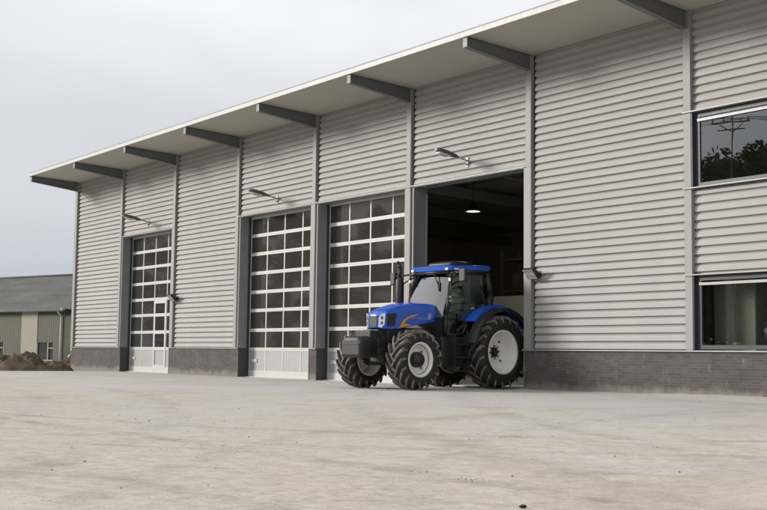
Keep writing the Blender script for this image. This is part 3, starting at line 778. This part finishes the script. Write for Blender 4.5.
# seat, wheel, console
se = MB().box(-2.35,-1.85,-.26,.26,1.70,1.84).prism([(-2.30,1.82),(-2.18,1.82),(-2.32,2.50),(-2.44,2.50)], -.25, .25, 'y').box(-2.25,-1.95,-.15,.15,1.28,1.7)
se.build('seat', M['black'], T, bevel=.04)
sw_ = MB(); ct = Vector((-1.66,0,2.02)); tl = Vector((-.45,0,.9)).normalized(); u = Vector((0,1,0)); v = tl.cross(u)
ps = [ct+(u*math.cos(2*PI*k/20)+v*math.sin(2*PI*k/20))*.20 for k in range(21)]
sw_.path(ps, .016, 6)
for k in (0,7,13): sw_.bar(ct, ps[k], .012)
sw_.bar(ct, ct-tl*.45, .035); sw_.build('steering_wheel', M['black'], T)
MB().box(-1.50,-1.28,-.24,.24,1.28,1.92).build('dashboard', M['black'], T, bevel=.05)
MB().box(-2.3,-1.8,-.52,-.34,1.28,1.98).build('side_console', M['weight'], T, bevel=.04)
MB().box(-1.246,-1.236,.06,.20,1.78,1.93).build('number_card', M['white'], T)
MB().box(-2.25,-1.9,.40,.50,1.33,1.62).build('tool_case', M['yellow'], T, bevel=.02)
# mirrors
for sd in (1,-1):
    yy = 1.02 if sd > 0 else -1.42
    m_ = MB().box(-1.50,-1.40,(yy-.09),(yy+.13) if sd > 0 else yy+.09, 2.56,2.88).build('mirror', M['weight'] if sd > 0 else M['black'], T, bevel=.03)
    MB().path([(-1.42,.62*sd,2.78),(-1.42,.80*sd,2.80),(-1.44,yy,2.78)], .022, 8).build('mirror_arm', M['black'], m_)
# exhaust stack
ex = MB()
ex.path([(-1.30,-.86,1.45),(-1.30,-.88,1.95),(-1.32,-.92,2.05)], .05, 10)
ex.lathe([(.04,0),(.095,.04),(.105,.10),(.105,.62),(.09,.68),(.055,.72)], 16, 'z', c=(-1.32,-1.05,2.02))
ex.path([(-1.32,-1.05,2.72),(-1.32,-1.05,2.98),(-1.30,-1.07,3.08),(-1.26,-1.09,3.14)], [.048,.045,.045,.042], 10)
ex.path([(-1.30,-.88,1.95),(-1.32,-1.05,2.04)], .05, 10)
ex.build('exhaust_stack', M['black'], T)
MB().path([(-1.32,-.98,2.55),(-1.38,-.78,2.66),(-1.42,-.62,2.72)], .018, 8).build('exhaust_stay', M['black'], T)
# mudguards
def guard(nm, xc, zc, rad, y0, y1, a0, a1, th, m_, n=18, lip=.05):
    rings = []
    for k in range(n+1):
        a = R(a0+(a1-a0)*k/n); sn, cs = math.sin(a), math.cos(a)
        prof = [(rad-lip,y1),(rad-.012,y1),(rad,y1-.03*(1 if y1 > y0 else -1)),(rad,y0),(rad-th,y0),(rad-th,y1-.04*(1 if y1 > y0 else -1)),(rad-lip,y1-.02*(1 if y1 > y0 else -1))]
        rings.append([(xc+r_*sn, y_, zc+r_*cs) for r_, y_ in prof])
    o = MB().loft(rings, smooth=True).build(nm, m_, T); o.data.set_sharp_from_angle(angle=R(35)); return o
for sd in (1,-1):
    gd = guard('rear_mudguard', -2.74, .895, 1.16, .50*sd, 1.02*sd, 50, -62, .03, M['blue'], lip=.13)
    ge = guard('mudguard_edge', -2.74, .895, 1.09, .98*sd, 1.24*sd, 79, -70, .03, M['black'], lip=.10); ge.parent = gd
    # inner wall of the guard beside the cab
    poly = [(-2.74+1.14*math.sin(R(a)), .895+1.14*math.cos(R(a))) for a in range(62,-64,-8)] + [(-3.3,1.0),(-2.1,1.0)]
    ig = MB().prism(poly, .48*sd, .51*sd, 'y').build('mudguard_wall', M['dark_iron'], gd)
    tl_ = MB().box(-3.30,-3.2,.80*sd-.12,.80*sd+.12,1.92,2.0).build('tail_lamp', M['tail'], gd)

# ------------------------------------------------------------------ farm shed far left
gd = Vector((-.959,-.281,0)); ang = math.atan2(-gd.y, -gd.x)
F = thing('farm_shed', 'low green farm shed with a grey corrugated roof behind the soil heap', 'shed', (-23.955,9.196,0), ang)   # local -x runs left along its front
Lx0, Lx1 = -34, 4.5
def fw(a, b, z0, z1, m, nm='wall_panel', y0=0., y1=.2): return MB().box(a,b,y0,y1,z0,z1).build(nm, m, F)
edges = [(-34,-15,'green'),(-15,-13.2,'cream'),(-13.2,-8.9,'green'),(-8.9,-7.2,'cream')]
for a, b, m in [(-34,-18,'green'),(-18,-16.4,'cream'),(-16.4,-4.6,'green'),(-4.6,-2.89,'cream'),(-2.89,4.5,'green')]:
    if m == 'green':
        # boards left out where windows sit
        hs = [w_ for w_ in ((-8.3,-6.49,.13,1.26),(-2.89,-1.09,.13,1.26)) if a <= w_[0] and w_[1] <= b]
        mb = MB(); cur = a
        for h0,h1,z0,z1 in hs:
            if h0 > cur: mb.box(cur,h0,0,.2,-.2,3.35)
            mb.box(h0,h1,0,.2,z1,3.35).box(h0,h1,0,.2,-.2,z0); cur = h1
        mb.box(cur,b,0,.2,-.2,3.35).build('wall_panel', M['green'], F, merge=False)
    else: fw(a,b,-.2,3.35,M['cream'], y0=-.02)
fw(Lx0,Lx1,-.5,-.2,M['rubble'],'base_wall',-.03)
for h0, h1 in ((-8.3,-6.49),(-2.89,-1.09)):
    wf = MB().box(h0,h1,-.06,.1,.06,.13).box(h0+1.12,h0+1.19,-.01,.06,.13,1.26).box(h0+1.19,h1,-.01,.06,.86,.92).box(h0,h0+.04,-.01,.06,.13,1.26).box(h1-.04,h1,-.01,.06,.13,1.26).build('window', M['shed_white'], F)
    MB().box(h0+.04,h1-.04,.07,.08,.13,1.24).build('pane', M['door_glass'], wf)
MB().box(Lx0,Lx1,.6,.7,-.2,3.2).build('inner_lining', M['inner_dark'], F)
# corrugated roof in overlapping courses
mb = MB(); N = 330; courses = 5
for c_ in range(courses):
    ya, yb = -.35+c_*(3.65/courses), -.35+(c_+1)*(3.65/courses)+.06
    zq = lambda y: 3.405+(y+.35)*(2.55/3.65)+.003*c_
    za, zb = zq(ya), zq(yb)
    vs = []
    for k in range(N+1):
        x = Lx0-.2+(Lx1-Lx0+.4)*k/N; d = .025*math.sin(k*PI)
        d = .03 if k % 2 else 0
        vs += [(x,ya,za+d),(x,yb,zb+d)]
    mb.add(vs, [(2*k,2*k+2,2*k+3,2*k+1) for k in range(N)])
rf2 = mb.prism([(-.30,3.36),(3.3,5.88),(6.9,3.36)], Lx0-.1, Lx1+.1, 'x').build('roof', M['fibro'], F, fix=False)
MB().bar((Lx0-.2,3.30,5.98),(Lx1+.2,3.30,5.98),.10).build('ridge_cap', M['fibro'], F)
MB().bar((Lx0-.2,-.40,3.36),(.05,-.40,3.36),.075).build('gutter', M['jamb'], F)
MB().bar((.05,-.40,3.40),(.32,-.40,3.40),.10).build('gutter_end', M['cream'], F)
for x in (-.37,-17): MB().bar((x,-.09,-.2),(x,-.09,3.0),.05).bar((x,-.09,3.0),(x,-.38,3.3),.05).build('downpipe', M['plaster'], F)
fw(.02,4.5,-.2,3.34,M['leaf_dark'],'door_panel',-.02)
F.children[-1].name = 'end_panel'
MB().box(Lx0,Lx0+.2,.2,6.6,-.4,3.4).box(Lx1-.2,Lx1,.2,6.6,-.4,3.4).box(Lx0,Lx1,6.6,6.8,-.4,3.4).build('outer_wall', M['green'], F)

# ------------------------------------------------------------------ heaps, stones, sand
from mathutils import noise as mn
def heap(name, label, cat, c, rx, ry, h, m, rz, seed, lumps=.25):
    mb = MB(); n = 64; vs = []
    for j in range(n+1):
        for i in range(n+1):
            u = -1+2*i/n; v = -1+2*j/n; r_ = math.hypot(u,v)
            p = Vector((u*rx*.9+seed, v*ry*.9, seed))
            z = h*min(1,1.7*max(0,1-r_**2.0))*(.65+.5*mn.noise(p*1.3)+.35*mn.noise(p*3.1))
            z += lumps*h*(abs(mn.noise(p*3.2))*.9+.35*mn.noise(p*7)+.14*mn.noise(p*15))*min(1,1.6*max(0,1-r_))
            vs.append((u*rx, v*ry, z-.05-.15*max(0,r_-.9)))
    mb.add(vs, [(j*(n+1)+i, j*(n+1)+i+1, (j+1)*(n+1)+i+1, (j+1)*(n+1)+i) for j in range(n) for i in range(n)], False)
    o = mb.build(name, m); o.location = c; o.rotation_euler = (0,0,rz); return tag(o, label, cat)
rr_ = math.atan2(.797,.603)      # picture right on the ground
heap('soil_heap', 'brown lumpy heap of soil in front of the green shed', 'soil heap', (1.75,-3.05,ground_z(1,-3)), 2.45, 1.3, .70, M['soil'], rr_, 3.1, .5)
heap('rubble_heap', 'low reddish heap of brick rubble beside the silver workshop corner', 'rubble heap', (-6.0,1.85,-.17), 1.5, .7, .46, M['rubble'], rr_, 9.4, .5)
def rock(name, loc, s, m, seed):
    me = bpy.data.meshes.new(name); bm = bmesh.new(); bmesh.ops.create_icosphere(bm, subdivisions=2, radius=1)
    for v in bm.verts:
        d = 1+.45*mn.noise(v.co*1.3+Vector((seed,0,0))); v.co = Vector((v.co.x*s[0], v.co.y*s[1], v.co.z*s[2]))*d
    bm.to_mesh(me); bm.free(); me.materials.append(m); o = bpy.data.objects.new(name, me); C.objects.link(o); o.location = loc; return o
st_ = rock('stone', (43.816,-15.228,ground_z(43.8,-15.2)+.012), (.020,.013,.010), M['dark_stone'], 5); st_.rotation_euler = (0,0,.2)
tag(st_, 'single dark stone lying on the sandy ground nearest the camera', 'stone')
# loose grit, one object
mb = MB()
def grit(x, y, s):
    z = ground_z(x,y); vs = []
    for q in ((1,0,0),(0,1,0),(-1,0,0),(0,-1,0),(0,0,1)):
        k = s*(.6+.7*random.random()); vs.append((x+q[0]*k, y+q[1]*k, z-.002+q[2]*k*.8))
    mb.add(vs, [(0,1,4),(1,2,4),(2,3,4),(3,0,4)])
camx, camy = 48.35,-19.62
for k in range(4200):
    d = 4.5+random.random()**1.6*24; a = 2.494+random.uniform(-.36,.36)
    x = camx+math.cos(a)*d; y = camy+math.sin(a)*d
    if y > -.3: continue
    if mn.noise(Vector((x*.5,y*.5,0))) < -.05 and random.random() < .8: continue
    grit(x, y, random.uniform(.0025,.006)*(1+d*.03)*(2.2 if random.random() < .04 else 1))

for cx, cy, dx, dy, sp, n_ in ((39.07,-14.53,.25,.05,.16,40),(36.63,-14.86,.3,.05,.2,20),(39.59,-15.05,.3,.1,.2,18),(40.8,-15.29,.3,.1,.2,14),
        (42.0,-14.45,.08,.02,.03,10),(42.55,-14.51,.16,.03,.06,16),(41.41,-13.16,.2,.1,.1,10),(39.97,-11.26,.3,.1,.15,14),(37.46,-13.16,.5,.1,.2,24),(35.92,-13.85,.4,.1,.2,24)):
    for k in range(n_):
        grit(cx+random.gauss(0,dx)+random.gauss(0,sp)*.6, cy+random.gauss(0,dy)+random.gauss(0,sp)*.8, random.uniform(.004,.011))
go = mb.build('gravel', M['stone'], fix=False, merge=False)
tag(go, 'loose grit and small pebbles scattered over the dusty yard', 'gravel', kind='stuff')
# sand drifted against the plinth
xs2 = [6*B-.3+k*.14 for k in range(106)]
mb = MB(); vs = []
prof = [(.10,1.0),(.028,.95),(-.12,.78),(-.35,.45),(-.65,.18),(-1.0,-.06)]
for x in xs2:
    hgt = .015+.075*sstep(6*B, 7.6*B, x)+.035*mn.noise(Vector((x*.9,1,0)))*sstep(6*B,6*B+2,x)+.012*mn.noise(Vector((x*3.1,2,0)))
    w_ = 1+.5*mn.noise(Vector((x*.6,5,0)))
    for y, f in prof: vs.append((x, y if y > 0 else y*w_, ground_z(x,y)+max(hgt,.004)*f+(.012*mn.noise(Vector((x*2.2,y*4,3))) if -1 < y < 0 else 0)-(.01 if y <= -1 else 0)))
n = len(prof); mb.add(vs, [(a*n+b,(a+1)*n+b,(a+1)*n+b+1,a*n+b+1) for a in range(len(xs2)-1) for b in range(n-1)], True)
tag(mb.build('sand_bank', M['ground']), 'low bank of sand drifted against the brick base', 'sand', kind='structure')

# ------------------------------------------------------------------ across the yard: what the windows mirror
def tree_mesh(seed, h, w, n, m):
    rnd = random.Random(seed); t = MB(); cl = []
    for k in range(26):
        z = h*(.08+.88*rnd.random()); rr = w*math.sin(PI*min(1,max(0.05,(z/h-.12)/.95)))**.7
        a = rnd.uniform(0,2*PI); q = rr*math.sqrt(rnd.random())*.85
        cl.append((Vector((q*math.cos(a), q*math.sin(a), z)), w*rnd.uniform(.22,.42)))
    for k in range(n):
        c_, r_ = rnd.choice(cl); d = Vector((rnd.gauss(0,1),rnd.gauss(0,1),rnd.gauss(0,.8))).normalized()*r_*rnd.random()**.4
        p = c_+d; s_ = rnd.uniform(.08,.20); a = Vector((rnd.gauss(0,1),rnd.gauss(0,1),rnd.gauss(0,1))).normalized(); b_ = a.orthogonal().normalized(); c2 = a.cross(b_)
        t.add([p-b_*s_, p-c2*s_*.6, p+b_*s_, p+c2*s_*.6], [(0,1,2,3)])
    tk = MB().path([(0,0,-.3),(.1,0,h*.3),(.0,.15,h*.6),(.1,.1,h*.88)], [w*.075,w*.06,w*.035,.03], 8)
    for k in range(9):
        c_, r_ = cl[k]; tk.path([(.05,.05,c_.z*.62),tuple(c_)], [w*.03,.02], 6)
    return t, tk
protos = []
for sd, h, w, m in ((1,13,4.2,'leaf'),(2,11,4.6,'leaf_dark'),(3,14.5,3.4,'leaf_dark')):
    t, tk = tree_mesh(sd,h,w,14000,m)
    r_ = thing('broadleaf_tree', 'tree', 'tree'); t.build('crown', M[m], r_, fix=False, merge=False); tk.build('trunk', M['bark'], r_); protos.append(r_)
rnd = random.Random(4); first = [True]*3
line = [(-78,-14),(-73,-22),(-68,-29),(-61,-34),(-55,-38),(-48,-41),(-41,-44),(-34,-46),(-27,-48),(-20.5,-50),(-14,-51),(-8,-53),(-2.5,-52),(-5.5,-46),(1.5,-47),(-.5,-50),(2,-55),(7,-54),(13,-57),(19,-58),(26,-60)]
for k, (x, y) in enumerate(line):
    q = (k*2+k//3) % 3
    if first[q]: o = protos[q]; first[q] = False
    else: o = copy_tree(protos[q])
    o.location = (x+rnd.uniform(-1,1), y+rnd.uniform(-1.5,1.5), ground_z(x,y)-.1); o.rotation_euler = (0,0,rnd.uniform(0,6.28)); s_ = rnd.uniform(.85,1.15)*(1.13 if -10 < x < 12 else 1); o.scale = (s_,s_,s_)
    tag(o, 'dark leafy tree of the row mirrored in the door and window glass', 'tree', 'trees mirrored in the windows')
up = thing('utility_pole', 'tall pole with two crossarms mirrored in the upper office window', 'utility pole', (7.7,-36.3,-.1), R(-30))
MB().bar((0,0,-.5),(0,0,15.2),.065,.04,10).build('pole', M['wood'], up)
MB().box(-1.1,1.1,-.04,.04,14.64,14.73).box(-.8,.8,-.035,.035,14.15,14.22).beam((-.7,0,14.6),(0,0,14.0),.05,.05,(0,1,0)).beam((.7,0,14.6),(0,0,14.0),.05,.05,(0,1,0)).build('crossarm', M['wood'], up)
ins = MB()
for x in (-1.0,-.5,.5,1.0): ins.bar((x,0,14.76),(x,0,15.0),.06,.04)
ins.build('insulator', M['galv'], up)
wi = MB()
for x in (-1.0,-.5,.5,1.0):
    for sg in (-1,1):
        wi.path([(x-sg*t*38*.966,sg*t*38*(-.20),14.98-1.3*(1-(2*t-1)**2)) for t in [j/10 for j in range(11)]], .014, 5)
wi.build('overhead_wire', M['black'], up)

# ------------------------------------------------------------------ sky, sun, camera
SUN_EL, SUN_AZ = 18, 46          # azimuth: degrees from the wall normal towards the far (left) end
w = bpy.data.worlds.new('World'); S.world = w; w.use_nodes = True
nt = w.node_tree; nt.nodes.clear()
def N(t): return nt.nodes.new(t)
out = N('ShaderNodeOutputWorld'); bg = N('ShaderNodeBackground'); sky = N('ShaderNodeTexSky')
sky.sky_type = 'NISHITA'; sky.sun_disc = False; sky.sun_elevation = R(SUN_EL); sky.sun_rotation = R(180+SUN_AZ); sky.dust_density = 4; sky.air_density = 1.2
tc = N('ShaderNodeTexCoord'); mp = N('ShaderNodeMapping'); mp.inputs['Scale'].default_value = (1,1,1.9)
nt.links.new(tc.outputs['Generated'], mp.inputs['Vector'])
no = N('ShaderNodeTexNoise'); no.inputs['Scale'].default_value = 2.0; no.inputs['Detail'].default_value = 4; no.inputs['Roughness'].default_value = .5; no.inputs['Distortion'].default_value = .35
nt.links.new(mp.outputs[0], no.inputs['Vector'])
ra_ = N('ShaderNodeValToRGB'); e = ra_.color_ramp.elements
e[0].position = .30; e[0].color = (.49,.505,.55,1); e[1].position = .68; e[1].color = (.72,.722,.73,1)
nt.links.new(no.outputs['Fac'], ra_.inputs['Fac'])
ml = N('ShaderNodeVectorMath'); ml.operation = 'SCALE'; ml.inputs['Scale'].default_value = 10.0
sz = N('ShaderNodeSeparateXYZ'); nt.links.new(tc.outputs['Generated'], sz.inputs[0])
rz_ = N('ShaderNodeValToRGB'); q_ = rz_.color_ramp.elements          # thicker, greyer cloud low down; thinner and brighter above
q_[0].position = .02; q_[0].color = (.47,.51,.575,1); q_[1].position = .34; q_[1].color = (1,1,.985,1)
nt.links.new(sz.outputs[2], rz_.inputs['Fac'])
mm = N('ShaderNodeMix'); mm.data_type = 'RGBA'; mm.blend_type = 'MULTIPLY'; mm.inputs[0].default_value = 1
nt.links.new(ra_.outputs['Color'], mm.inputs[6]); nt.links.new(rz_.outputs['Color'], mm.inputs[7]); nt.links.new(mm.outputs[2], ml.inputs[0])
mx = N('ShaderNodeMix'); mx.data_type = 'RGBA'; mx.inputs[0].default_value = .95
nt.links.new(sky.outputs[0], mx.inputs[6]); nt.links.new(ml.outputs[0], mx.inputs[7])
nt.links.new(mx.outputs[2], bg.inputs['Color']); bg.inputs['Strength'].default_value = .10
nt.links.new(bg.outputs[0], out.inputs['Surface'])
sl = bpy.data.lights.new('sun', 'SUN'); sl.energy = 2.3; sl.angle = R(15); sl.color = (1,.945,.87)
so = bpy.data.objects.new('sun', sl); C.objects.link(so)
sd_ = Vector((-math.sin(R(SUN_AZ))*math.cos(R(SUN_EL)), -math.cos(R(SUN_AZ))*math.cos(R(SUN_EL)), math.sin(R(SUN_EL))))
so.rotation_euler = sd_.to_track_quat('Z','Y').to_euler(); so.location = (20,-30,30)

cam = bpy.data.cameras.new('camera'); co = bpy.data.objects.new('camera', cam); C.objects.link(co); S.camera = co
yaw, pitch, roll = .9229867, .0861780, .0122717
f_ = Vector((-math.sin(yaw)*math.cos(pitch), math.cos(yaw)*math.cos(pitch), math.sin(pitch)))
r_ = Vector((math.cos(yaw), math.sin(yaw), 0)); u_ = r_.cross(f_)
r2 = r_*math.cos(roll)+u_*math.sin(roll); u2 = u_*math.cos(roll)-r_*math.sin(roll)
mw = Matrix((r2,u2,-f_)).transposed().to_4x4(); mw.translation = (48.3526,-19.6206,.7517); co.matrix_world = mw
cam.sensor_width = 36; cam.lens = 1150.356*36/767; cam.clip_start = .1; cam.clip_end = 3000
S.view_settings.view_transform = 'Standard'; S.view_settings.look = 'None'; S.view_settings.exposure = .60; S.view_settings.gamma = 1; S.view_settings.use_curve_mapping = False
S.render.film_transparent = False
